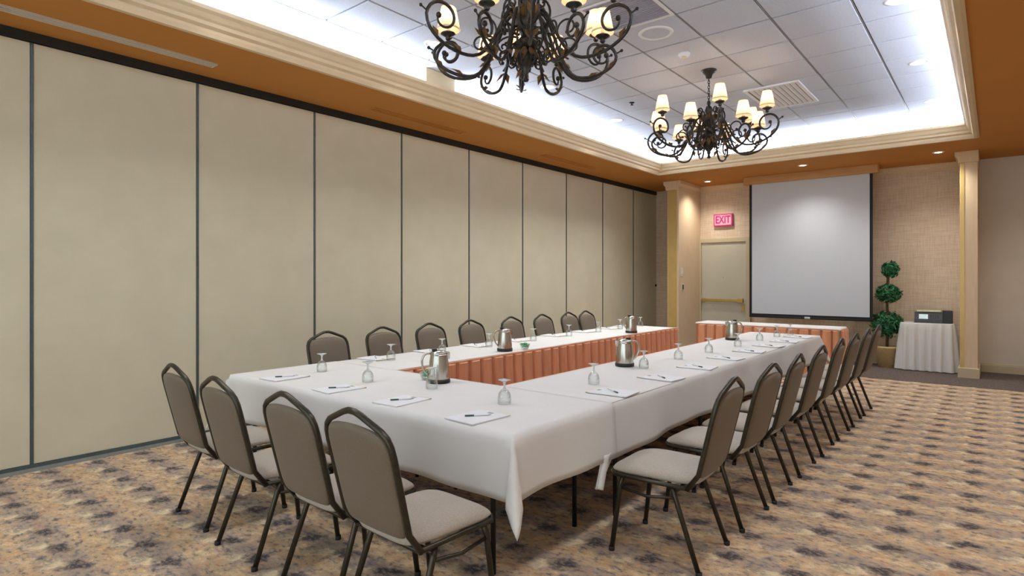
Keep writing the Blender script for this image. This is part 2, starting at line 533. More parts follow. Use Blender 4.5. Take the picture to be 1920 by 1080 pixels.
# pilasters framing the end wall
def pilaster(name, x0, x1, y0, gold0, gold1, side=None):
    so = side or 0.06
    r = struct(MB().box(x0, x1, y0, WE, 0.0, ZS).build(name, 'column_paper'))
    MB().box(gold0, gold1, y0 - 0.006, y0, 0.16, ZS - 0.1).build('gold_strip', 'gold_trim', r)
    MB().box(x0 - 0.025, x1 + 0.025, y0 - 0.025, WE - 0.02, 0.0, 0.15, 0.006).build('plinth', 'frame_cream', r)
    MB().prism([(x0 - 0.015, ZS - 0.17), (x1 + 0.015, ZS - 0.17), (x1 + min(0.02, so), ZS - 0.11), (x1 + so, ZS - 0.06), (x1 + so, ZS - 0.002), (x0 - 0.06, ZS - 0.002), (x0 - 0.06, ZS - 0.06), (x0 - 0.02, ZS - 0.11)], 'y', y0 - 0.05, WE - 0.13).build('capital', 'column_paper', r)
    return r
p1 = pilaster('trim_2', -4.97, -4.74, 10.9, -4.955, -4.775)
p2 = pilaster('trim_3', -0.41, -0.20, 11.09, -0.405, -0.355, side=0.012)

# soffit (three bands round the tray) and the tray itself
sf = struct(MB().box(WL - 0.12, OX0, Y0, WE + 0.1, ZS, ZS + 0.03).build('ceiling_soffit', 'soffit_paint'))
MB().box(OX1, XR, Y0, WE + 0.1, ZS, ZS + 0.03).build('soffit_band', 'soffit_paint', sf)
MB().box(OX0, OX1, OY1, WE + 0.1, ZS, ZS + 0.03).build('soffit_band', 'soffit_paint', sf)
# crown moulding swept round the opening with mitred corners
prof = [(-0.06, 3.372), (-0.06, 3.350), (-0.035, 3.338), (0.0, 3.340), (0.012, 3.372), (0.014, 3.395), (0.040, 3.412), (0.044, 3.440), (0.058, 3.455), (0.075, 3.490), (0.094, 3.510), (0.094, 3.540), (0.060, 3.540), (0.035, 3.46), (-0.02, 3.401), (-0.06, 3.401)]
def crown():
    v = []; n = len(prof); f = []
    for d, z in prof: v.append((OX0 + d, Y0, z))
    for d, z in prof: v.append((OX0 + d, OY1 - d, z))
    for d, z in prof: v.append((OX1 - d, OY1 - d, z))
    for d, z in prof: v.append((OX1 - d, Y0, z))
    for s_ in range(3):
        for i in range(n):
            j = (i + 1) % n
            f.append((s_ * n + i, s_ * n + j, (s_ + 1) * n + j, (s_ + 1) * n + i))
    f.append(tuple(range(n))); f.append(tuple(range(3 * n, 4 * n)))
    return MB().add(v, f)
struct(crown().build('trim_4', 'cream_trim'))

ce = struct(MB().box(OX0 - CV, OX1 + CV, Y0, OY1 + CV, ZC + 0.02, ZC + 0.06).build('ceiling', 'grid_metal'))
# cove: ledge top + curved back wall
def cove(name, pts):
    # pts: list of (d outwards, z); swept round three sides
    v = []; n = len(pts); f = []
    for d, z in pts: v.append((OX0 - d, Y0, z))
    for d, z in pts: v.append((OX0 - d, OY1 + d, z))
    for d, z in pts: v.append((OX1 + d, OY1 + d, z))
    for d, z in pts: v.append((OX1 + d, Y0, z))
    for s_ in range(3):
        for i in range(n - 1):
            f.append((s_ * n + i, s_ * n + i + 1, (s_ + 1) * n + i + 1, (s_ + 1) * n + i))
    o = MB().add(v, f).build(name, 'cove_white', ce, recalc=False)
    return o
cp = [(0.02, 3.402), (CV, 3.402), (CV, ZC - 0.22)] + [(CV - 0.2 + 0.2 * math.cos(a), ZC - 0.215 + 0.2 * math.sin(a)) for a in [PI / 2 * k / 6 for k in range(1, 7)]] + [(0.235, ZC - 0.002)]
cove('cove_surround', cp)
pb = struct(MB().box(-5.02, OX0 - 0.03, 4.33, 4.77, 3.402, ZC - 0.004, 0.006).build('trim_5', 'frame_cream'))

# ceiling tiles: 61 cm lay-in tiles with recessed tee joints
TX0, TY0, T = -0.909, 6.05, 0.61
tiles = {}
tmesh = MB().box(-0.295, 0.295, -0.295, 0.295, 0.0, 0.018, 0.004).mesh('ceiling_tile', 'tile_white')
skip = set()
def tile_at(x, y): return (math.floor((x - TX0) / T), math.floor((y - TY0) / T))
xs_lo, xs_hi = OX0 - 0.24, OX1 + 0.24
for i in range(-7, 3):
    for j in range(-17, 8):
        x0 = TX0 + i * T; y0 = TY0 + j * T
        cx, cy = x0 + T / 2, y0 + T / 2
        ax0, ax1 = max(x0 + 0.005, xs_lo), min(x0 + T - 0.005, xs_hi)
        ay0, ay1 = max(y0 + 0.005, Y0), min(y0 + T - 0.005, OY1 + 0.24)
        if ax1 - ax0 < 0.03 or ay1 - ay0 < 0.03: continue
        if -2.74 - .05 < x0 < -2.74 + .05 and abs(y0 - 4.22) < 0.1: continue      # return grille
        if cy > 7.25 and cy < 8.35 and -2.35 < cx < -1.74: pass
        if ax1 - ax0 > 0.59 and ay1 - ay0 > 0.59:
            obj('ceiling_tile', tmesh, ce, (cx, cy, ZC))
        else:
            MB().box(ax0, ax1, ay0, ay1, ZC, ZC + 0.018).build('ceiling_tile', 'tile_white', ce)
# tee bars, set just above the tile faces so the joints read as fine lines
for i in range(-6, 3):
    x = TX0 + i * T
    if xs_lo < x < xs_hi: MB().box(x - 0.004, x + 0.004, Y0, OY1 + 0.24, ZC + 0.004, ZC + 0.02).build('tee_bar', 'grid_metal', ce)

# ================================================================== fixtures in the ceiling
def downlight(x, y, z, label, power, group, r=0.075, spot=True, blend=1.0, ang=120, warm=(0.96, 0.985, 1.0)):
    t = thing('downlight', label, 'light', (x, y, z), 0, group)
    MB().lathe([(r * 0.78, 0.0), (r * 0.80, -0.006), (r * 1.2, -0.004), (r * 1.28, 0.0)], 28).build('trim_ring', 'cove_white', t)
    MB().lathe([(0, -0.002), (r * 0.77, -0.002)], 24).build('lamp_disc', 'lamp_glow', t, recalc=False)
    if power:
        d = bpy.data.lights.new('downlight_lamp', 'SPOT')
        d.energy = power; d.spot_size = math.radians(ang); d.spot_blend = blend
        d.color = warm; d.shadow_soft_size = 0.07
        o = bpy.data.objects.new('downlight_lamp', d); COL.objects.link(o)
        o.parent = t; o.location = (0, 0, -0.03)
    return t
GD = 'round downlights in the tray ceiling'
DLP = 64.0
downlight(-0.62, 5.73, ZC, 'recessed round downlight in the white ceiling at the top edge of the picture, right side', DLP, GD)
downlight(-0.62, 7.52, ZC, 'recessed round downlight in the white ceiling, right of the far chandelier', DLP, GD)
downlight(-4.20, 7.52, ZC, 'recessed downlight in the white ceiling just left of the far chandelier', DLP * 2.8, GD)
downlight(-4.10, 5.70, ZC, 'recessed downlight in the white ceiling behind the near chandelier', DLP * 2.8, GD)
downlight(-0.62, 9.25, ZC, 'added downlight in the white ceiling at the far right corner of the tray', DLP, GD)  # added lamp, lifts the light at the far end of the room
downlight(-4.20, 9.25, ZC, 'added downlight in the white ceiling at the far left corner of the tray', DLP * 2.8, GD)  # its added twin, stronger, to brighten the far folding wall
for k, y in enumerate((0.4, 2.15, 3.95)):
    downlight(-0.62, y, ZC, 'recessed downlight above the near end of the right row of chairs, %s from the back' % ORD[k], DLP, GD)
    downlight(-4.20, y, ZC, 'recessed downlight above the near end of the left row of chairs, %s from the back' % ORD[k], DLP * 1.3, GD)
GE = 'downlights in the end soffit'
SLP = 85.0
downlight(-4.342, 11.35, ZS, 'small soffit downlight beside the left pilaster', SLP, GE, 0.06, warm=(1, 0.97, 0.92), ang=130)
downlight(-2.491, 10.73, ZS, 'small soffit downlight in front of the projection screen', SLP, GE, 0.06, warm=(1, 0.97, 0.92), ang=130)
downlight(-0.66, 10.9, ZS, 'small soffit downlight beside the right pilaster', SLP, GE, 0.06, warm=(1, 0.97, 0.92), ang=130)

GR = 'added fill downlights in the right soffit'  # unseen row, added to bounce light off the floor onto the soffit
for k, y in enumerate((1.5, 4.5, 7.5)):
    downlight(1.7, y, ZS, 'added unseen downlight in the orange soffit over the open floor at right, %s from the back' % ORD[k], 125.0, GR)
downlight(1.3, 10.73, ZS, 'added unseen soffit downlight right of the right pilaster', SLP, GE, 0.06, warm=(1, 0.97, 0.92), ang=130)  # added out of view to brighten the right part of the end wall

def speaker():
    t = thing('ceiling_speaker', 'round white speaker grille in the ceiling right of the near chandelier', 'speaker', (-2.43, 5.08, ZC))
    MB().lathe([(0.125, 0), (0.128, -0.008), (0.15, -0.010), (0.16, 0.0)], 32).build('rim', 'cove_white', t)
    MB().lathe([(0, -0.003), (0.124, -0.003)], 32).build('grille', 'tile_white', t, recalc=False)
speaker()

def diffuser():
    x0, x1, y0, y1 = -2.36, -1.74, 7.30, 8.30
    t = thing('air_diffuser', 'rectangular white louvred air diffuser behind the far chandelier', 'air vent', ((x0 + x1) / 2, (y0 + y1) / 2, ZC))
    hx, hy = (x1 - x0) / 2, (y1 - y0) / 2
    b = MB()
    w = 0.04
    b.box(-hx, hx, -hy, -hy + w, -0.018, 0); b.box(-hx, hx, hy - w, hy, -0.018, 0)
    b.box(-hx, -hx + w, -hy + w, hy - w, -0.018, 0); b.box(hx - w, hx, -hy + w, hy - w, -0.018, 0)
    b.build('frame', 'cove_white', t)
    MB().box(-hx + w, hx - w, -hy + w, hy - w, -0.004, 0).build('backing', 'vent_dark', t)
    lm = MB().prism([(-0.02, -0.016), (0.016, -0.004), (0.02, -0.004), (-0.016, -0.016)], 'y', -hy + w, hy - w).mesh('louvre', 'cove_white')
    for k in range(9):
        obj('louvre', lm, t, (-hx + 0.08 + k * (2 * hx - 0.16) / 8, 0, 0))
diffuser()

def return_grille():
    x0, y0 = TX0 - 3 * T, 0
    cy = TY0 - 3 * T + T / 2
    t = thing('return_grille', 'square grey return air grille in the ceiling behind the near chandelier', 'air vent', (x0 + T / 2, cy, ZC))
    b = MB(); h = 0.3; w = 0.025
    b.box(-h, h, -h, -h + w, -0.006, 0.012); b.box(-h, h, h - w, h, -0.006, 0.012)
    b.box(-h, -h + w, -h + w, h - w, -0.006, 0.012); b.box(h - w, h, -h + w, h - w, -0.006, 0.012)
    b.build('frame', 'cove_white', t)
    MB().box(-h + w, h - w, -h + w, h - w, 0.006, 0.016).build('backing', 'vent_grey', t)
    lm = MB().box(-h + w, h - w, -0.003, 0.003, -0.004, 0.008).mesh('slat', 'vent_grey')
    for k in range(18):
        obj('slat', lm, t, (0, -h + w + 0.02 + k * (2 * h - 2 * w - 0.04) / 17, 0))
return_grille()

def sprinkler(x, y, label, m='dark_metal'):
    t = thing('sprinkler_head', label, 'sprinkler', (x, y, ZC))
    MB().lathe([(0, 0), (0.035, 0), (0.032, -0.008), (0.012, -0.012), (0, -0.012)], 16).build('escutcheon', 'cove_white' if m != 'dark_metal' else 'iron', t)
    MB().lathe([(0, -0.012), (0.008, -0.012), (0.008, -0.03), (0.022, -0.032), (0.022, -0.036), (0, -0.036)], 12).build('deflector', m, t)
sprinkler(-3.63, 6.89, 'small dark sprinkler head in the ceiling left of the far chandelier')
def detector():
    t = thing('smoke_detector', 'small round white smoke detector on the ceiling between the two chandeliers', 'smoke detector', (-2.43, 5.72, ZC))
    MB().lathe([(0, 0), (0.06, 0), (0.06, -0.018), (0.045, -0.034), (0, -0.036)], 24).build('body', 'cove_white', t)
    MB().lathe([(0.022, -0.034), (0.024, -0.042), (0.0, -0.043)], 16).build('sensor_cap', 'plate_ivory', t)
detector()

def slot(y0, y1, label, m):
    t = thing('slot_diffuser', label, 'air vent', (-5.35, (y0 + y1) / 2, ZS), 0, 'linear slot diffusers in the left soffit')
    h = (y1 - y0) / 2
    b = MB()
    b.box(-0.055, -0.04, -h, h, -0.012, 0); b.box(0.04, 0.055, -h, h, -0.012, 0)
    b.box(-0.04, 0.04, -h, -h + 0.012, -0.012, 0); b.box(-0.04, 0.04, h - 0.012, h, -0.012, 0)
    b.build('frame', m, t)
    MB().box(-0.04, 0.04, -h + 0.012, h - 0.012, -0.003, 0).build('slot_back', m, t)
    MB().box(-0.006, 0.006, -h + 0.012, h - 0.012, -0.012, -0.003).build('vane', m, t)
slot(0.92, 2.40, 'long pale grey slot diffuser in the orange soffit at upper left', 'slot_grey')
slot(4.10, 5.54, 'soffit-coloured slot diffuser farther along the orange soffit', 'soffit_paint')
slot(7.30, 8.74, 'farthest soffit-coloured slot diffuser, above the far end of the folding wall', 'soffit_paint')

# ================================================================== end wall things
# door
d1 = bpy.data.objects.new('door_1', None); COL.objects.link(d1); d1.location = (-4.26, WE, 0); struct(d1)
d1['label'] = 'beige fire exit door with brass push bar'
fr = MB()
fr.box(-0.54, -0.45, -0.05, 0, 0, 2.22, 0.006); fr.box(0.45, 0.54, -0.05, 0, 0, 2.22, 0.006); fr.box(-0.54, 0.54, -0.05, 0, 2.21, 2.30, 0.006)
fr.build('door_frame', 'frame_cream', d1)
lf = MB().box(-0.447, 0.447, -0.022, 0, 0.01, 2.207, 0.003).build('door_leaf', 'door_paint', d1)
pb_ = MB(); pb_.box(-0.44, 0.40, -0.075, -0.045, 1.01, 1.07, 0.008); pb_.box(-0.44, -0.37, -0.05, -0.022, 1.0, 1.08); pb_.box(0.30, 0.40, -0.085, -0.022, 0.995, 1.085, 0.006)
pb_.build('push_bar', 'brass', lf)
MB().box(0.36, 0.42, -0.03, -0.022, 0.82, 0.97, 0.003).build('latch_plate', 'brass', lf)
MB().lathe([(0, 0), (0.012, 0), (0.012, 0.006), (0, 0.006)], 12).build('peephole', 'brass', lf, (0.0, -0.022, 1.5)).rotation_euler = (PI / 2, 0, 0)

def text_mesh(body, size, m, name):
    cu = bpy.data.curves.new(name, 'FONT')
    cu.body = body; cu.size = size; cu.align_x = 'CENTER'; cu.align_y = 'CENTER'; cu.extrude = 0.003; cu.offset = 0.004
    o = bpy.data.objects.new(name, cu); COL.objects.link(o)
    dg = bpy.context.evaluated_depsgraph_get()
    me = bpy.data.meshes.new_from_object(o.evaluated_get(dg))
    bpy.data.objects.remove(o); bpy.data.curves.remove(cu)
    me.materials.clear(); me.materials.append(MATS[m]); me.name = name
    return me
ex = thing('exit_sign', 'pink and magenta lit exit sign on the wall above the door', 'exit sign', (-4.255, WE, 2.66))
MB().box(-0.19, 0.19, -0.06, 0, -0.125, 0.125, 0.008).build('housing', 'exit_box', ex)
MB().box(-0.165, 0.165, -0.064, -0.058, -0.10, 0.10).build('face', 'exit_face', ex)
lt = obj('lettering', text_mesh('EXIT', 0.19, 'exit_letters', 'lettering'), ex, (0, -0.066, 0)); lt.rotation_euler = (PI / 2, 0, 0); lt.scale = (0.78, 1.1, 1)

sw = thing('light_switch', 'ivory switch plate on the side of the left pilaster, upper of two', 'switch', (-4.74, 11.04, 1.607))
MB().box(0, 0.008, -0.055, 0.055, -0.085, 0.085, 0.003).build('plate', 'plate_ivory', sw)
MB().box(0.008, 0.014, -0.02, 0.02, -0.035, 0.035, 0.002).build('rocker', 'paper', sw)
sw2 = thing('key_switch', 'dark key switch plate below the ivory one on the left pilaster', 'switch', (-4.74, 11.09, 1.315))
MB().box(0, 0.008, -0.05, 0.05, -0.07, 0.07, 0.003).build('plate', 'plate_ivory', sw2)
MB().box(0.008, 0.02, -0.03, 0.012, -0.045, 0.045, 0.003).build('key_cover', 'black_plastic', sw2)

# projection screen
ps = thing('projection_screen', 'large white pull-down projection screen with black edges and wooden housing', 'screen', (-2.58, 11.45, 0))
MB().box(-1.085, 1.085, -0.09, 0.09, 3.235, ZS, 0.006).build('housing', 'case_wood', ps)
scr = MB().box(-0.955, 0.955, -0.003, 0.003, 0.83, 3.24).build('screen_sheet', 'screen_white', ps)
bb = MB()
bb.box(-1.0, -0.955, -0.004, 0.004, 0.78, 3.24); bb.box(0.955, 1.0, -0.004, 0.004, 0.78, 3.24); bb.box(-0.955, 0.955, -0.004, 0.004, 0.78, 0.83)
bb.build('black_border', 'screen_black', scr)
MB().tube([(-1.0, 0, 0.775), (1.0, 0, 0.775)], 0.016, 10).build('weight_bar', 'screen_black', ps)
MB().box(-0.045, 0.045, -0.026, -0.008, 0.765, 0.80, 0.006).build('pull_handle', 'screen_white', ps)

# ================================================================== tables
TH = 0.745
def folding_table(name, label, x0, x1, y0, y1, group, m='table_wood'):
    t = thing(name, label, 'table', ((x0 + x1) / 2, (y0 + y1) / 2, 0), 0, group)
    hx, hy = (x1 - x0) / 2, (y1 - y0) / 2
    MB().box(-hx, hx, -hy, hy, TH - 0.022, TH, 0.004).build('table_top', m, t)
    long_x = hx > hy
    a = (hx if long_x else hy) - 0.2
    b = (hy if long_x else hx) - 0.09
    for s1 in (-1, 1):
        for s2 in (-1, 1):
            p = (s1 * a, s2 * b) if long_x else (s2 * b, s1 * a)
            MB().tube([(p[0], p[1], 0), (p[0], p[1], TH - 0.022)], 0.014, 8).build('leg', 'dark_metal', t)
        p, q = ((s1 * a, -b), (s1 * a, b)) if long_x else ((-b, s1 * a), (b, s1 * a))
        MB().tube([(p[0], p[1], 0.60), (q[0], q[1], 0.60)], 0.011, 8).build('crossbar', 'dark_metal', t)
    return t
TG = 'folding tables under the white cloths'
NX0, NX1, NY0, NY1 = -4.54, -1.75, 2.15, 3.07
AY1 = 8.42
LI, RI = -3.71, -2.60
xm = (NX0 + NX1) / 2
folding_table('folding_table', 'folding table under the white cloth at the near end, half by the folding wall', NX0, xm - 0.002, NY0, NY1, TG)
folding_table('folding_table', 'folding table under the white cloth at the near right corner', xm + 0.002, NX1, NY0, NY1, TG)
for s_, (a, b) in (('left', (NX0, LI)), ('right', (RI, NX1))):
    L = (AY1 - NY1) / 3
    for k in range(3):
        folding_table('folding_table', '%s folding table from the camera under the %s long white cloth' % (ORD[k], s_), a, b, NY1 + 0.003 + k * L, NY1 - 0.003 + (k + 1) * L, TG)

def drape(name, label, x0, x1, y0, y1, drops, z=TH + 0.003, seed=0, step=0.045, waves=0.012, tail=None, cat='tablecloth', m='white_cloth', parent=None, group=None, flare=0.14, off=0.0):
    """cloth draped over the rectangle; drops = (x0 side, x1 side, y0 side, y1 side). Corners hang in a pointed fold."""
    rnd = random.Random(seed)
    ph = [rnd.uniform(0, 6.28) for _ in range(12)]
    dx0, dx1, dy0, dy1 = drops
    def axis(a, b, da, db):
        out = []
        n = max(2, round((b - a) / step))
        if da: out += [a - da * (1 - i / 9) for i in range(9)]
        out += [a + (b - a) * i / n for i in range(n + 1)]
        if db: out += [b + db * (i + 1) / 9 for i in range(9)]
        return out
    U = axis(x0, x1, dx0, dx1); V = axis(y0, y1, dy0, dy1)
    verts = []
    for v in V:
        for u in U:
            ax = (u - x1) if u > x1 else (u - x0 if u < x0 else 0.0)
            ay = (v - y1) if v > y1 else (v - y0 if v < y0 else 0.0)
            bx = min(max(u, x0), x1); by = min(max(v, y0), y1)
            d = math.hypot(ax, ay)
            if d < 1e-6:
                # faint press creases on the top
                edge = min(bx - x0 if dx0 else 9, x1 - bx if dx1 else 9, by - y0 if dy0 else 9, y1 - by if dy1 else 9)
                zz = z + 0.0010 * math.sin(3 * bx + ph[0]) * math.sin(2.2 * by + ph[1])
                if edge < 0.001: zz -= 0.003
                verts.append((bx, by, zz)); continue
            nx, ny = ax / d, ay / d
            corner = 2 * abs(nx * ny)            # 0 on a side, 1 on the diagonal
            along = by if abs(ax) > abs(ay) else bx
            tt = min(1, d / 0.30)
            wv = waves * tt * (math.sin(along * 5.3 + ph[2]) + 0.6 * math.sin(along * 11.7 + ph[3])) * (1 - corner)
            cyl = min(d, 0.02)
            out = (0.012 - off) * min(1, d / 0.02) + 0.035 * d + wv + flare * 2.2 * d * corner ** 1.5
            # folds beside the corner
            ang = math.atan2(abs(ay), abs(ax))
            out += 0.05 * d * math.sin(6 * ang) ** 2 * (1 if corner > 0.02 else 0)
            hem = d * (1.0 - 0.05 * corner + 0.02 * math.sin(along * 3.1 + ph[4]))
            verts.append((bx + nx * out, by + ny * out, z - 0.003 - hem + 0.4 * cyl * 0.5))
    nu = len(U)
    faces = []
    for j in range(len(V) - 1):
        for i in range(nu - 1):
            a = j * nu + i
            faces.append((a, a + 1, a + nu + 1, a + nu))
    mb = MB().add(verts, faces, True)
    o = mb.build(name, m, parent, recalc=False)
    md = o.modifiers.new('thickness', 'SOLIDIFY'); md.thickness = 0.0018; md.offset = 1
    if parent is None: tag(o, label, cat, group)
    return o
CG = 'white banquet tablecloths'
DR = 0.315
drape('tablecloth', 'white tablecloth across the near end, hanging in a point at its right corner', NX0, NX1, NY0, NY1 + 0.012, (DR, DR, DR, 0), seed=1, group=CG)
drape('tablecloth', 'white tablecloth over the long left arm beside the folding wall', NX0, LI, NY1 - 0.05, AY1, (0.235, 0, 0, DR), z=TH + 0.0012, off=0.005, seed=2, group=CG)
drape('tablecloth', 'white tablecloth over the long right arm, chairs along its outer edge', RI, NX1, NY1 - 0.05, AY1, (0, DR, 0, DR), z=TH + 0.0012, off=0.005, seed=3, group=CG)
# small hanging end of the near cloth beyond its right drop (the point seen beside the first right-hand chair)
tl = bpy.data.objects.get('tablecloth')
def tail_piece():
    rnd = random.Random(4)
    v = []; f = []
    nu, nv = 7, 10
    for j in range(nv):
        t = j / (nv - 1)
        w = 0.16 * (1 - t) + 0.035 * t
        for i in range(nu):
            s_ = i / (nu - 1) - 0.5
            v.append((NX1 + 0.030 + 0.018 * math.cos(s_ * 9) * (0.4 + t), 2.98 - 0.10 * t + s_ * w, TH - 0.27 - 0.175 * t))
    for j in range(nv - 1):
        for i in range(nu - 1):
            a = j * nu + i; f.append((a, a + 1, a + nu + 1, a + nu))
    o = MB().add(v, f, True).build('hanging_corner', 'white_cloth', tl, recalc=False)
    md = o.modifiers.new('thickness', 'SOLIDIFY'); md.thickness = 0.002
tail_piece()

def skirt(name, label, p0, p1, z0, z1, m, pitch=0.16, depth=0.028, gap=0.045, outn=1, seed=0, group=None, band=True):
    """box-pleated skirt from p0 to p1 (floor points); pleats face the side given by outn"""
    rnd = random.Random(seed)
    a = Vector((p0[0], p0[1], 0)); b = Vector((p1[0], p1[1], 0))
    L = (b - a).length; d = (b - a) / L
    n = Vector((-d.y, d.x, 0)) * outn
    prof_ = []
    t = 0.0
    while t < L - 0.02:
        w = min(pitch * rnd.uniform(0.9, 1.1), L - t)
        g = min(gap, w * 0.3)
        prof_ += [(t, 0.004), (t + g * 0.35, -depth), (t + g * 0.65, -depth), (t + g, 0.006), (t + g + 0.012, depth * 0.55), (t + (w + g) / 2, depth * 0.8), (t + w - 0.012, depth * 0.55)]
        t += w
    prof_.append((L, 0.0))
    rows = [(z1, 0.35, 0.0), (z1 - 0.014, 0.4, 0.0), (z1 - 0.022, 0.8, 0.002), (z1 - 0.2, 1.0, 0.004), ((z0 + z1) / 2, 1.15, 0.010), (z0, 1.4, 0.016)]
    v = []; f = []
    for r_, (z, sc, fl_) in enumerate(rows):
        for (tt, o) in prof_:
            p = a + d * tt + n * (o * sc + fl_ + 0.018)
            v.append((p.x, p.y, z))
    k = len(prof_)
    for r_ in range(len(rows) - 1):
        for i in range(k - 1):
            f.append((r_ * k + i, r_ * k + i + 1, (r_ + 1) * k + i + 1, (r_ + 1) * k + i))
    t_ = thing(name, label, 'table skirt', (0, 0, 0), 0, group)
    o = MB().add(v, f, False).build('pleated_cloth', m, t_, recalc=False)
    md = o.modifiers.new('thickness', 'SOLIDIFY'); md.thickness = 0.002
    if band:
        h = MB()
        q0 = a + n * 0.024; q1 = b + n * 0.024
        i0 = a + n * 0.003; i1 = b + n * 0.003
        vv = [(*i0.xy, z1 - 0.012), (*i1.xy, z1 - 0.012), (*q1.xy, z1 - 0.012), (*q0.xy, z1 - 0.012), (*i0.xy, z1 + 0.0), (*i1.xy, z1), (*q1.xy, z1), (*q0.xy, z1)]
        h.add(vv, [(3, 2, 1, 0), (4, 5, 6, 7), (0, 1, 5, 4), (1, 2, 6, 5), (2, 3, 7, 6), (3, 0, 4, 7)])
        h.build('top_band', m, t_)
    return t_
SG = 'russet pleated skirts inside the table'
skirt('table_skirt', 'russet box-pleated skirt on the inner side of the left arm', (LI, NY1 + 0.02), (LI, AY1 + 0.02), 0.01, TH, 'skirt_cloth', outn=-1, seed=1, group=SG)
skirt('table_skirt', 'russet box-pleated skirt on the inner side of the right arm', (RI, NY1 + 0.02), (RI, AY1), 0.01, TH, 'skirt_cloth', outn=1, seed=2, group=SG)
skirt('table_skirt', 'russet box-pleated skirt on the inner side of the near table', (LI + 0.04, NY1), (RI - 0.04, NY1), 0.01, TH, 'skirt_cloth', outn=1, seed=3, group=SG)
# head table in front of the screen
HX0, HX1, HY0, HY1 = -3.90, -1.77, 9.72, 10.20
hoz = TH + 0.01
folding_table('head_table', 'narrow head table with pale top in front of the projection screen', HX0, HX1, HY0, HY1, None)
drape('head_tablecloth', 'pale peach cloth on top of the head table before the screen', HX0 - 0.01, HX1 + 0.01, HY0 - 0.01, HY1 + 0.01, (0.02, 0.02, 0.02, 0.02), seed=6, waves=0.0, flare=0)
skirt('table_skirt', 'orange-brown pleated skirt along the front of the head table', (HX0, HY0 - 0.012), (HX1, HY0 - 0.012), 0.01, TH - 0.02, 'head_skirt', outn=-1, seed=4)
skirt('table_skirt', 'orange-brown pleated skirt on the right end of the head table', (HX1 + 0.012, HY0), (HX1 + 0.012, HY1), 0.01, TH - 0.02, 'head_skirt', outn=-1, seed=5)

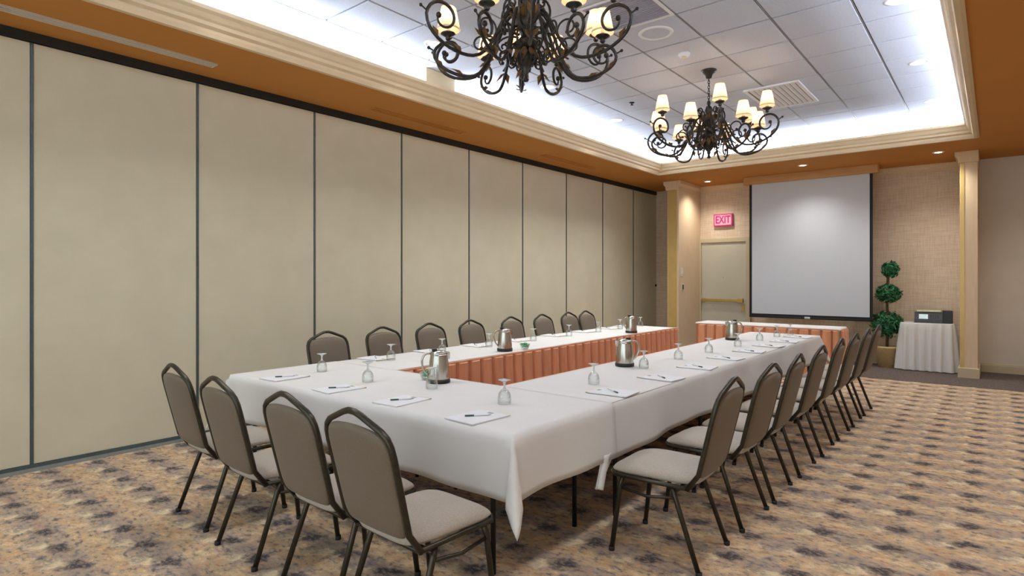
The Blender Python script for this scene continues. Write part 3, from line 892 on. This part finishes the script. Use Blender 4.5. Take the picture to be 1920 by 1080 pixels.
# ================================================================== chairs
def chair_proto():
    t = thing('banquet_chair', 'x', 'chair')
    # local: +y faces the table, origin on the floor below the seat
    HWb = 0.215
    zf = 0.40
    def back_y(z): return -0.248 - (z - 0.44) * 0.245
    # seat
    sb = bmesh.new()
    nu, nv = 8, 8
    def seat_pt(i, j, top):
        u = i / nu * 2 - 1; v = j / nv * 2 - 1
        # rounded trapezoid
        k = 0.06
        hw = 0.212 + 0.008 * (v)
        # squircle corners
        x = u * hw * (1 - 0.13 * (max(0, abs(v) - 0.5) / 0.5) ** 2 * abs(u))
        y = 0.0 + v * 0.252 * (1 - 0.10 * (max(0, abs(u) - 0.5) / 0.5) ** 2)
        e = 1 - max(abs(u), abs(v)) ** 6
        z = 0.462 + 0.034 * e ** 0.7 - (0.022 * max(0, v - 0.4) / 0.6) if top else 0.428
        return (x, y, z)
    mb = MB()
    vs = []; fs = []
    for top in (True, False):
        for j in range(nv + 1):
            for i in range(nu + 1):
                vs.append(seat_pt(i, j, top))
    n1 = (nu + 1) * (nv + 1)
    for j in range(nv):
        for i in range(nu):
            a = j * (nu + 1) + i
            fs.append((a, a + 1, a + nu + 2, a + nu + 1))
            fs.append((n1 + a, n1 + a + nu + 1, n1 + a + nu + 2, n1 + a + 1))
    rim = [i for i in range(nu + 1)] + [j * (nu + 1) + nu for j in range(1, nv + 1)] + [nv * (nu + 1) + i for i in range(nu - 1, -1, -1)] + [j * (nu + 1) for j in range(nv - 1, 0, -1)]
    for k in range(len(rim)):
        a, b = rim[k], rim[(k + 1) % len(rim)]
        fs.append((a, n1 + a, n1 + b, b))
    mb.add(vs, fs, True)
    subsurf(mb.build('seat', 'chair_fabric', t), 1)
    # back pad: thin padded shell inside the frame, arched top
    vs = []; fs = []
    nu, nv = 8, 10
    for side in (0, 1):
        for j in range(nv + 1):
            for i in range(nu + 1):
                u = i / nu * 2 - 1; w = j / nv
                top = 0.892 + 0.026 * (1 - u * u)
                z = 0.468 + (top - 0.468) * w
                hw = 0.212 - (0.034 * max(0, (w - 0.86) / 0.14) ** 2) - 0.022 * max(0, (0.16 - w) / 0.16) ** 2 - 0.008 * (1 - w)
                e = (1 - abs(u) ** 4) * (1 - abs(2 * w - 1) ** 8)
                x = u * hw
                y = back_y(z) + ((0.016 + 0.016 * e) if side == 0 else -(0.014 + 0.006 * e)) - 0.012 * (1 - u * u)
                vs.append((x, y, z))
    n1 = (nu + 1) * (nv + 1)
    for j in range(nv):
        for i in range(nu):
            a = j * (nu + 1) + i
            fs.append((a + nu + 1, a + nu + 2, a + 1, a))
            fs.append((n1 + a, n1 + a + 1, n1 + a + nu + 2, n1 + a + nu + 1))
    rim = [i for i in range(nu + 1)] + [j * (nu + 1) + nu for j in range(1, nv + 1)] + [nv * (nu + 1) + i for i in range(nu - 1, -1, -1)] + [j * (nu + 1) for j in range(nv - 1, 0, -1)]
    for k in range(len(rim)):
        a, b = rim[k], rim[(k + 1) % len(rim)]
        fs.append((a, b, n1 + b, n1 + a))
    subsurf(MB().add(vs, fs, True).build('backrest', 'chair_back', t), 1)
    # crown-top frame
    half = [(0.212, 0.415), (0.214, 0.50), (0.219, 0.70), (0.221, 0.81), (0.217, 0.852), (0.203, 0.884), (0.176, 0.906), (0.110, 0.933), (0.055, 0.955), (0.022, 0.964)]
    pts = [(-x, back_y(z), z) for x, z in half] + [(x, back_y(z), z) for x, z in reversed(half)]
    pts[0] = (-0.210, -0.20, 0.414); pts[-1] = (0.210, -0.20, 0.414)
    MB().tube(pts, 0.0135, 8, up=(0, 1, 0)).build('back_frame', 'chair_metal', t)
    # seat frame ring
    r = [(-0.208, -0.205), (-0.208, 0.20), (-0.17, 0.235), (0.17, 0.235), (0.208, 0.20), (0.208, -0.205)]
    MB().tube([(x, y, 0.418) for x, y in r] + [(-0.208, -0.205, 0.418)], 0.012, 8).build('seat_frame', 'chair_metal', t)
    for s_ in (-1, 1):
        lg = MB().tube([(s_ * 0.195, -0.115, 0.415), (s_ * 0.205, -0.135, 0.37), (s_ * 0.222, -0.265, 0.012)], 0.0135, 8).build('leg', 'chair_metal', t)
        MB().lathe([(0, 0), (0.016, 0), (0.016, 0.022), (0, 0.022)], 10).build('foot_glide', 'rubber', lg, (s_ * 0.2225, -0.267, 0.0))
        lg = MB().tube([(s_ * 0.195, 0.155, 0.415), (s_ * 0.205, 0.17, 0.37), (s_ * 0.218, 0.215, 0.012)], 0.0135, 8).build('leg', 'chair_metal', t)
        MB().lathe([(0, 0), (0.016, 0), (0.016, 0.022), (0, 0.022)], 10).build('foot_glide', 'rubber', lg, (s_ * 0.2185, 0.216, 0.0))
        MB().tube([(s_ * 0.206, -0.140, 0.358), (s_ * 0.210, 0.02, 0.335), (s_ * 0.206, 0.175, 0.352)], 0.008, 6).build('side_stretcher', 'chair_metal', t)
    MB().tube([(-0.204, -0.13, 0.385), (0.204, -0.13, 0.385)], 0.011, 8).build('rear_stretcher', 'chair_metal', t)
    return t
CH = 'brown padded banquet chairs'
first = None
proto = chair_proto()
proto['group'] = CH
used = [False]
def chair(x, y, rz, label):
    """x,y: midpoint of the two rear feet; rz turns local +y"""
    off = Matrix.Rotation(rz, 4, 'Z') @ Vector((0, -0.265, 0))
    loc = (x - off.x, y - off.y, 0)
    if not used[0]:
        used[0] = True
        proto.location = loc; proto.rotation_euler = (0, 0, rz); proto['label'] = label
        return proto
    return dup(proto, loc, rz, label)
near = [(-3.80, 1.565, -0.05), (-3.13, 1.51, -0.04), (-2.465, 1.517, -0.03), (-1.945, 1.507, -0.04)]
nl = ['brown padded banquet chair on the near side, leftmost of four, closest to the folding wall',
      'brown padded banquet chair on the near side, second of four from the folding wall',
      'brown padded banquet chair on the near side, third of four from the folding wall',
      'brown padded banquet chair on the near side, rightmost of four, its pale seat showing']
for (x, y, r), l in zip(near, nl): chair(x, y, r, l)
ry = [3.085, 3.75, 4.33, 4.98, 5.66, 6.30, 6.95, 7.56]
for k, y in enumerate(ry):
    chair(-1.150 + 0.008 * k, y, PI / 2 + (0.04, -0.02, 0.03, 0.0, 0.02, -0.02, 0.01, 0.0)[k], 'brown padded banquet chair in the right row, %s from the camera' % ORD[k])
ly = [3.30, 3.97, 4.64, 5.32, 6.11, 6.81, 7.48, 7.97]
for k, y in enumerate(ly):
    chair(-4.90, y, -PI / 2, 'brown padded banquet chair by the folding wall in the left row, %s from the camera' % ORD[k])

# ================================================================== things on the tables
ZT = TH + 0.006
goblet_prof_o = [(0.034, 0.0), (0.036, 0.018), (0.0355, 0.035), (0.031, 0.055), (0.020, 0.070), (0.008, 0.078), (0.0055, 0.086), (0.0055, 0.104), (0.009, 0.114), (0.024, 0.121), (0.033, 0.1235), (0.033, 0.126), (0.0, 0.127)]
goblet_prof_i = [(0.0, 0.072), (0.017, 0.066), (0.028, 0.053), (0.0325, 0.035), (0.033, 0.018), (0.0315, 0.0)]
bowl_me = MB().lathe(goblet_prof_i + goblet_prof_o[:6], 24).mesh('bowl', 'clear_glass')
stem_me = MB().lathe([(0.0, 0.076)] + goblet_prof_o[5:], 20).mesh('stem_and_foot', 'thick_glass')
def glass(x, y, label):
    t = thing('water_glass', label, 'glass', (x, y, ZT), 0, 'upturned water glasses on the table')
    for n_, me in (('bowl', bowl_me), ('stem_and_foot', stem_me)):
        o = obj(n_, me, t); o.scale = (1.12, 1.12, 1.12)
ng = [(-4.10, 2.66), (-3.44, 2.60), (-2.90, 2.71), (-2.22, 2.65)]
for k, (x, y) in enumerate(ng):
    glass(x, y, 'upturned stemmed water glass on the near table, %s from the folding wall' % ORD[k])
for k, (x, y) in enumerate([(-2.157, 3.54), (-2.22, 4.42), (-2.22, 5.10), (-2.19, 5.757), (-2.14, 6.455), (-2.15, 7.25), (-2.12, 7.85), (-2.05, 8.2)]):
    glass(x, y, 'upturned stemmed water glass on the right arm of the table, %s from the camera' % ORD[k])
for k, y in enumerate((3.428, 4.063, 4.757, 5.542, 6.294, 7.013, 7.621, 8.25)):
    glass(-4.20, y, 'upturned stemmed water glass on the left arm of the table, %s from the camera' % ORD[k])

pad_me = MB().box(-0.105, 0.105, -0.14, 0.14, 0, 0.006).mesh('sheets', 'paper')
pad_hd = MB().box(-0.105, 0.105, 0.126, 0.1405, 0.0, 0.0066).mesh('binding', 'plate_ivory')
pad_lg = MB().box(-0.018, 0.018, 0.085, 0.108, 0.0055, 0.0063).mesh('printed_mark', 'print_grey')
pen_body = MB().tube([(-0.065, 0, 0), (0.055, 0, 0)], 0.0042, 8).mesh('barrel', 'paper')
pen_tip = MB().tube([(0.055, 0, 0), (0.062, 0, 0), (0.072, 0, 0)], 0.004, 8, rr=[0.0042, 0.003, 0.0008]).mesh('tip', 'steel')
pen_clip = MB().tube([(-0.068, 0, 0), (-0.02, 0, 0)], 0.0048, 8).mesh('cap', 'pen_green')
def pad(x, y, rz, where):
    t = thing('notepad', 'white notepad ' + where, 'notepad', (x, y, ZT), rz, 'white notepads, one at each place')
    obj('sheets', pad_me, t); obj('binding', pad_hd, t); obj('printed_mark', pad_lg, t)
    p = thing('pen', 'dark-capped pen lying on the notepad ' + where, 'pen', (x, y, ZT + 0.006 + 0.0048), rz + 0.9, 'pens on the notepads')
    obj('barrel', pen_body, p); obj('tip', pen_tip, p); obj('cap', pen_clip, p)
for k, (x, y) in enumerate([(-4.05, 2.32), (-3.36, 2.31), (-2.74, 2.32), (-2.11, 2.30)]):
    pad(x, y, 0.06 * (-1) ** k, 'on the near end, %s from the folding wall' % ORD[k])
for k, (x, y) in enumerate([(-1.90, 3.35), (-1.90, 4.06), (-1.90, 4.74), (-1.91, 5.44), (-1.91, 6.1), (-1.90, 6.72), (-1.89, 7.3), (-1.90, 7.95)]):
    pad(x, y, PI / 2 + 0.08 * (-1) ** k, 'on the right arm, %s from the camera' % ORD[k])
for k, y in enumerate(ly):
    pad(-4.38, y + 0.1, -PI / 2 + 0.06 * (-1) ** k, 'on the left arm, %s from the camera' % ORD[k])

def pitcher(x, y, rz, label, first_=[None]):
    if first_[0] is not None:
        return dup(first_[0], (x, y, ZT), rz, label)
    t = thing('water_pitcher', label, 'pitcher', (x, y, ZT), rz, 'stainless steel water pitchers')
    first_[0] = t
    MB().lathe([(0, 0.0), (0.078, 0.0), (0.080, 0.012), (0.078, 0.028), (0.0, 0.028)], 28).build('base_ring', 'black_plastic', t)
    MB().lathe([(0.073, 0.026), (0.074, 0.05), (0.071, 0.10), (0.066, 0.15), (0.061, 0.185), (0.060, 0.20), (0.056, 0.202)], 28).build('body', 'steel', t)
    lid = MB().lathe([(0.060, 0.198), (0.061, 0.206), (0.056, 0.216), (0.030, 0.226), (0.0, 0.228)], 28).build('lid', 'steel', t)
    MB().box(-0.014, 0.014, -0.05, -0.014, 0.221, 0.238, 0.004).build('thumb_lever', 'black_plastic', lid)
    # spout
    MB().prism([(-0.02, 0.165), (0.02, 0.165), (0.026, 0.212), (-0.026, 0.212)], 'y', 0.050, 0.074).build('spout', 'steel', t)
    # handle
    pts = bez((0, -0.056, 0.205), (0, -0.135, 0.225), (0, -0.140, 0.10), (0, -0.072, 0.055), 14)
    MB().tube(pts, 0.008, 8, rr=[0.008] * 15).build('handle', 'steel', t)
    return t
pitcher(-3.03, 2.90, -0.6, 'steel water pitcher on the near table beside the green candy dish, closest to the camera')
pitcher(-3.84, 4.59, -0.5, 'steel water pitcher midway along the left arm, black lever on top')
pitcher(-3.80, 7.20, -0.5, 'steel water pitcher near the far end of the left arm')
pitcher(-2.40, 4.43, 2.3, 'steel water pitcher with loop handle to the right, midway along the right arm')
pitcher(-2.43, 7.13, 2.3, 'steel water pitcher near the far end of the right arm')

def candy_dish(x, y, label, first_=[None]):
    if first_[0] is not None: return dup(first_[0], (x, y, ZT), 0.7, label)
    t = thing('candy_dish', label, 'dish', (x, y, ZT), 0, 'glass candy dishes')
    first_[0] = t
    MB().lathe([(0, 0.006), (0.026, 0.008), (0.040, 0.022), (0.050, 0.052), (0.053, 0.056), (0.054, 0.054), (0.044, 0.020), (0.030, 0.002), (0, 0.0)], 24).build('bowl', 'clear_glass', t)
    c = MB(); rnd = random.Random(2)
    for k in range(26):
        a = rnd.uniform(0, 6.28); r = 0.036 * math.sqrt(rnd.random()); z = 0.020 + rnd.random() * 0.045
        r *= min(1, 0.45 + z / 0.05)
        c.sphere((r * math.cos(a), r * math.sin(a), z), 0.011, rnd.uniform(0.8, 1.3), rnd.uniform(0.8, 1.3), 0.8, 6, 4)
    tag(c.build('green_mints', 'candy_green', t), kind='stuff')
candy_dish(-3.19, 2.93, 'small glass dish of green mints beside the nearest pitcher')
candy_dish(-3.77, 4.83, 'small glass dish of green mints on the left arm behind a pitcher')

# ================================================================== plant, side table, machine
def topiary():
    t = thing('topiary_plant', 'three-ball green topiary in a pale pot right of the projection screen', 'plant', (-1.40, 11.62, 0.004))
    MB().lathe([(0, 0), (0.13, 0), (0.165, 0.30), (0.18, 0.32), (0.18, 0.35), (0.155, 0.35), (0.15, 0.32), (0, 0.32)], 24).build('pot', 'wicker', t)
    MB().tube([(0, 0, 0.32), (0.01, 0, 0.8), (-0.005, 0.01, 1.2), (0.02, 0, 1.55)], 0.022, 8).build('trunk', 'trunk_brown', t)
    rnd = random.Random(5)
    for (cx, cz, rx, rz, n) in ((0.05, 1.625, 0.122, 0.128, 420), (0.02, 1.225, 0.180, 0.145, 620), (0.0, 0.72, 0.225, 0.21, 800)):
        m = MB()
        for k in range(n):
            d = Vector((rnd.gauss(0, 1), rnd.gauss(0, 1), rnd.gauss(0, 1))).normalized()
            q = rnd.uniform(0.72, 1.05) * (1 + 0.10 * math.sin(5 * math.atan2(d.y, d.x) + 7 * d.z))
            c = Vector((cx + d.x * rx * q, d.y * rx * q, cz + d.z * rz * q))
            nrm = (d + Vector((rnd.gauss(0, 0.6), rnd.gauss(0, 0.6), rnd.gauss(0, 0.6)))).normalized()
            a = nrm.orthogonal().normalized(); a.rotate(Matrix.Rotation(rnd.uniform(0, 6.28), 3, nrm)); b_ = nrm.cross(a)
            L_ = rnd.uniform(0.028, 0.045); w_ = L_ * 0.42
            m.add([c - a * L_, c + b_ * w_ + nrm * 0.006, c + a * L_, c - b_ * w_ + nrm * 0.006], [(0, 1, 2), (0, 2, 3)])
        m.sphere((cx, 0, cz), 1.0, rx * 0.72, rx * 0.72, rz * 0.72, 12, 8)
        o = m.build('foliage', 'leaf_green', t, recalc=False)
        tag(o, kind='stuff')
topiary()

def side_table():
    t = thing('side_table', 'small table hidden under a pleated white cloth by the right pilaster', 'table', (-0.85, 11.66, 0.004))
    MB().box(-0.335, 0.335, -0.18, 0.18, 0.735, 0.757, 0.004).build('table_top', 'table_wood', t)
    for a in (-1, 1):
        for b in (-1, 1):
            MB().tube([(a * 0.30, b * 0.14, 0), (a * 0.30, b * 0.14, 0.735)], 0.014, 8).build('leg', 'dark_metal', t)
    # gathered cloth: closed ring of soft folds
    ring = []
    hx, hy, rc = 0.345, 0.19, 0.05
    def per(n):
        pts = []
        segs = [((-hx + rc, -hy), (hx - rc, -hy), (0, -1)), ((hx, -hy + rc), (hx, hy - rc), (1, 0)), ((hx - rc, hy), (-hx + rc, hy), (0, 1)), ((-hx, hy - rc), (-hx, -hy + rc), (-1, 0))]
        cors = [(hx - rc, -hy + rc, -PI / 2), (hx - rc, hy - rc, 0), (-hx + rc, hy - rc, PI / 2), (-hx + rc, -hy + rc, PI)]
        for (p, q, nn), (cx, cy, a0) in zip(segs, cors):
            L_ = math.hypot(q[0] - p[0], q[1] - p[1]); k = int(L_ / 0.012)
            for i in range(k):
                s_ = i / k; pts.append((p[0] + (q[0] - p[0]) * s_, p[1] + (q[1] - p[1]) * s_, *nn))
            for i in range(8):
                a = a0 + PI / 2 * i / 8; pts.append((cx + rc * math.cos(a), cy + rc * math.sin(a), math.cos(a), math.sin(a)))
        return pts
    P_ = per(0); n = len(P_)
    vs = []; fs = []
    rows = [(0.764, -0.02, 0), (0.764, 0.0, 0), (0.75, 0.008, 0.1), (0.66, 0.018, 0.55), (0.45, 0.035, 0.9), (0.20, 0.055, 1.1), (0.012, 0.07, 1.25)]
    for (z, o_, am) in rows:
        for i, (x, y, nx, ny) in enumerate(P_):
            s_ = i / n * 2 * PI
            w = 0.020 * am * (math.sin(s_ * 19 + 0.6 * math.sin(3 * s_)) + 0.35 * math.sin(s_ * 31 + 1))
            vs.append((x + nx * (o_ + w), y + ny * (o_ + w), z))
    for r_ in range(len(rows) - 1):
        for i in range(n):
            j = (i + 1) % n
            fs.append((r_ * n + i, r_ * n + j, (r_ + 1) * n + j, (r_ + 1) * n + i))
    fs.append(tuple(range(n - 1, -1, -1)))
    c = MB().add(vs, fs, True).build('pleated_cloth', 'white_cloth', None, (-0.85, 11.66, 0.004), recalc=True)
    c.name = 'side_tablecloth'
    tag(c, 'white gathered cloth hanging to the floor round the small side table', 'tablecloth')
side_table()

def machine():
    t = thing('office_machine', 'black desktop machine with pale screen and paper on top, on the side table', 'machine', (-0.77, 11.66, 0.770), 0.06)
    MB().prism([(-0.13, 0), (0.15, 0), (0.15, 0.17), (0.02, 0.17), (-0.11, 0.06)], 'x', -0.25, 0.12).build('body', 'device_grey', t)
    MB().box(0.12, 0.25, -0.12, 0.15, 0, 0.20, 0.008).build('side_unit', 'black_plastic', t)
    # sloping front panel carries a screen
    s_ = MB()
    import_a = math.atan2(0.11, 0.13)
    def fp(u, v): return (-0.11 + 0.13 * v - 0.002, 0.06 + 0.11 * v + 0.002)
    vs = []
    for (x, v) in ((-0.19, 0.0), (-0.07, 0.0), (-0.07, 0.62), (-0.19, 0.62)):
        p = fp(0, v); vs.append((x, p[0], p[1]))
    vs2 = [(x, y - 0.004, z + 0.004) for x, y, z in vs]
    s_.add(vs + vs2, [(0, 1, 2, 3), (4, 5, 6, 7), (0, 1, 5, 4), (1, 2, 6, 5), (2, 3, 7, 6), (3, 0, 4, 7)]).build('display', 'device_screen', t)
    MB().box(-0.22, 0.10, 0.0, 0.15, 0.17, 0.195, 0.004).build('paper_tray', 'paper_yellow', t)
    k_ = MB().box(-0.008, 0.008, -0.004, 0.004, 0, 0.006).mesh('key', 'black_plastic')
    for i in range(4):
        for j in range(3):
            p = fp(0, 0.12 + 0.2 * j)
            obj('key', k_, t, (-0.03 + 0.03 * i, p[0], p[1] - 0.001))
machine()

# ================================================================== chandeliers
def spiral(cx, cz, r0, a0, turns, n, shrink=0.75):
    out = []
    for i in range(n + 1):
        t = i / n
        a = a0 + turns * 2 * PI * t
        r = r0 * (1 - shrink * t)
        out.append((cx + r * math.cos(a), cz + r * math.sin(a)))
    return out
def arm_path(R, cz, r0, zb):
    # in the (r, z) plane: hub -> down and out -> up -> scroll under the candle cup
    p = bez((0.045, -0.54), (0.17, -0.36), (0.20, zb + 0.04), (R * 0.64, zb), 12)
    cx = R - 0.015
    q = bez((R * 0.64, zb), (R * 0.84, zb - 0.025), (cx + r0, zb + 0.06), (cx + r0, cz), 10)
    s_ = spiral(cx, cz, r0, 0, 1.05, 22, 0.72)
    return p + q[1:] + s_[1:], (cx, cz, r0)
def leafm(mb, c, d, L_, w, up):
    c = Vector(c); d = Vector(d).normalized(); up = Vector(up)
    s_ = d.cross(up).normalized()
    mb.add([c, c + d * L_ * .45 + s_ * w + up * 0.008, c + d * L_, c + d * L_ * .45 - s_ * w + up * 0.008, c + d * L_ * .5 - up * 0.004],
           [(0, 1, 4), (1, 2, 4), (2, 3, 4), (3, 0, 4)], False)
_arm = {}
def arm_meshes(kind):
    if kind in _arm: return _arm[kind]
    R, cz, r0, zb = {'outer': (0.62, -0.675, 0.112, -0.865), 'inner': (0.53, -0.785, 0.092, -0.925)}[kind]
    dz = {'outer': 0.04, 'inner': -0.02}[kind]
    path, (cx, cz, r0) = arm_path(R, cz, r0, zb)
    n = len(path)
    rr = [0.011 if i < n * 0.6 else 0.011 - 0.005 * (i / n - 0.6) / 0.4 for i in range(n)]
    mb = MB().tube([(r, 0, z) for r, z in path], 0.011, 7, rr=rr, up=(0, 1, 0))
    e = path[-1]
    mb.sphere((e[0], 0, e[1]), 0.018, u=8, v=6)
    # rear scroll under the arm and small berry on the outside
    sc = spiral(0.30, -0.70 + dz, 0.085, -PI * 0.55, -1.0, 18, 0.7)
    mb.tube([(r, 0, z) for r, z in sc], 0.007, 6, up=(0, 1, 0)); mb.sphere((sc[-1][0], 0, sc[-1][1]), 0.013, u=8, v=5)
    mb.tube([(cx + r0 * 0.98, 0, cz + 0.02), (cx + r0 + 0.03, 0, cz + 0.04)], 0.005, 6); mb.sphere((cx + r0 + 0.036, 0, cz + 0.043), 0.011, u=8, v=5)
    arm = mb.mesh('arm', 'iron')
    lf_ = MB()
    for (i0, sgn, L_) in ((14, 1, 0.10), (18, -1, 0.09), (9, 1, 0.10)):
        a = Vector((path[i0][0], 0, path[i0][1])); b_ = Vector((path[i0 + 1][0], 0, path[i0 + 1][1]))
        dd = (b_ - a).normalized()
        leafm(lf_, a, dd + Vector((0, 0.5 * sgn, 0.25)), L_, 0.022, (0, 0, 1))
        leafm(lf_, a, dd + Vector((0, -0.5 * sgn, 0.15)), L_ * .9, 0.020, (0, 0, 1))
    leaf = lf_.mesh('leaves', 'bronze')
    top = cz + r0
    cup = MB().lathe([(0, top - 0.004), (0.012, top), (0.020, top + 0.012), (0.014, top + 0.02), (0.036, top + 0.034), (0.050, top + 0.042), (0.046, top + 0.048), (0.018, top + 0.050), (0.018, top + 0.062), (0, top + 0.062)], 16, (cx, 0, 0)).mesh('candle_cup', 'iron')
    can = MB().lathe([(0.0125, top + 0.058), (0.0125, top + 0.12), (0, top + 0.12)], 12, (cx, 0, 0)).mesh('candle_sleeve', 'candle_cream')
    z0 = top + 0.068
    sh = MB()
    nseg = 28
    sh.lathe([(0.074, z0), (0.072, z0 + 0.012), (0.060, z0 + 0.075), (0.045, z0 + 0.150)], nseg, (cx, 0, 0))
    shade = sh.mesh('shade', 'shade_fabric', recalc=False)
    bulb = (cx, 0, z0 + 0.075)
    trim = MB().lathe([(0.0745, z0 - 0.003), (0.0765, z0 + 0.002), (0.0740, z0 + 0.010)], nseg, (cx, 0, 0)).mesh('shade_trim', 'candle_cream', recalc=False)
    _arm[kind] = (arm, leaf, cup, can, shade, trim, bulb)
    return _arm[kind]

LAMP = bpy.data.lights.new('chandelier_bulb', 'POINT')
LAMP.energy = 0.75; LAMP.color = (1.0, 0.84, 0.62); LAMP.shadow_soft_size = 0.02

def chandelier(x, y, label, rot):
    t = thing('chandelier', label, 'chandelier', (x, y, ZC), rot, 'wrought iron chandeliers')
    MB().lathe([(0, 0), (0.082, 0), (0.085, -0.012), (0.062, -0.030), (0.040, -0.052), (0.030, -0.085), (0.010, -0.09), (0, -0.09)], 24).build('canopy', 'iron', t)
    ch = MB()
    for k in range(9):
        z = -0.10 - k * 0.028
        pts = []
        for i in range(13):
            a = 2 * PI * i / 12
            lx, lz = 0.011 * math.cos(a), 0.020 * math.sin(a)
            pts.append((lx, 0, z + lz) if k % 2 else (0, lx, z + lz))
        ch.tube(pts, 0.0035, 5, caps=False)
    ch.build('chain', 'iron', t)
    MB().lathe([(0, -0.33), (0.016, -0.335), (0.022, -0.36), (0.012, -0.385), (0.030, -0.40), (0.044, -0.44), (0.030, -0.48), (0.020, -0.50), (0.052, -0.52), (0.070, -0.55), (0.072, -0.59), (0.050, -0.62), (0.030, -0.66), (0.060, -0.69), (0.086, -0.71), (0.086, -0.73), (0.050, -0.75), (0, -0.75)], 24).build('central_column', 'iron', t)
    MB().lathe([(0.03, -0.74), (0.058, -0.77), (0.062, -0.81), (0.040, -0.86), (0.018, -0.885), (0.022, -0.90), (0.012, -0.915), (0.014, -0.935), (0.022, -0.945), (0.016, -0.958), (0, -0.962)], 20).build('finial', 'iron', t)
    # acanthus leaves round the body, upright scrolls round the stem
    lv = MB()
    for k in range(10):
        a = 2 * PI * k / 10
        d = Vector((math.cos(a), math.sin(a), 0))
        leafm(lv, d * 0.05 + Vector((0, 0, -0.73)), d * 0.5 + Vector((0, 0, -1)), 0.13, 0.026, d)
        leafm(lv, d * 0.05 + Vector((0, 0, -0.57)), d * 0.9 + Vector((0, 0, 0.9)), 0.12, 0.026, (0, 0, 1))
    lv.build('body_leaves', 'bronze', t)
    usc = None
    m = MB()
    pth = bez((0.05, -0.60), (0.19, -0.66), (0.20, -0.44), (0.10, -0.42), 10) + spiral(0.11, -0.455, 0.036, PI / 2 + .3, 0.9, 12, 0.7)[1:]
    m.tube([(r, 0, z) for r, z in pth], 0.008, 6, up=(0, 1, 0))
    pth = bez((0.05, -0.66), (0.20, -0.60), (0.26, -0.76), (0.17, -0.80), 10) + spiral(0.165, -0.765, 0.036, -PI / 2, -0.9, 12, 0.7)[1:]
    m.tube([(r, 0, z) for r, z in pth], 0.007, 6, up=(0, 1, 0))
    pth = bez((0.08, -0.72), (0.15, -0.73), (0.14, -0.84), (0.10, -0.86), 8) + spiral(0.095, -0.83, 0.03, -PI / 2, -0.8, 10, 0.6)[1:]
    m.tube([(r, 0, z) for r, z in pth], 0.006, 6, up=(0, 1, 0))
    usc = m.mesh('scroll', 'iron')
    for k in range(8):
        obj('scroll', usc, t, (0, 0, 0), 2 * PI * k / 8 + 0.2)
    for k in range(12):
        kind = 'outer' if k % 2 == 0 else 'inner'
        am, lm, cm, cn, sm, tm, bulb = arm_meshes(kind)
        a = obj('arm', am, t, (0, 0, 0), 2 * PI * k / 12)
        obj('leaves', lm, a); obj('candle_cup', cm, a); obj('candle_sleeve', cn, a); obj('shade', sm, a); obj('shade_trim', tm, a)
        l = bpy.data.objects.new('chandelier_bulb', LAMP); COL.objects.link(l); l.parent = a; l.location = bulb
    return t
chandelier(-2.42, 3.11, 'large wrought iron chandelier nearest the camera, cut by the top of the picture', 0.20)
chandelier(-2.42, 6.36, 'wrought iron chandelier farther back with lit cream shades, wholly in view', 0.014)
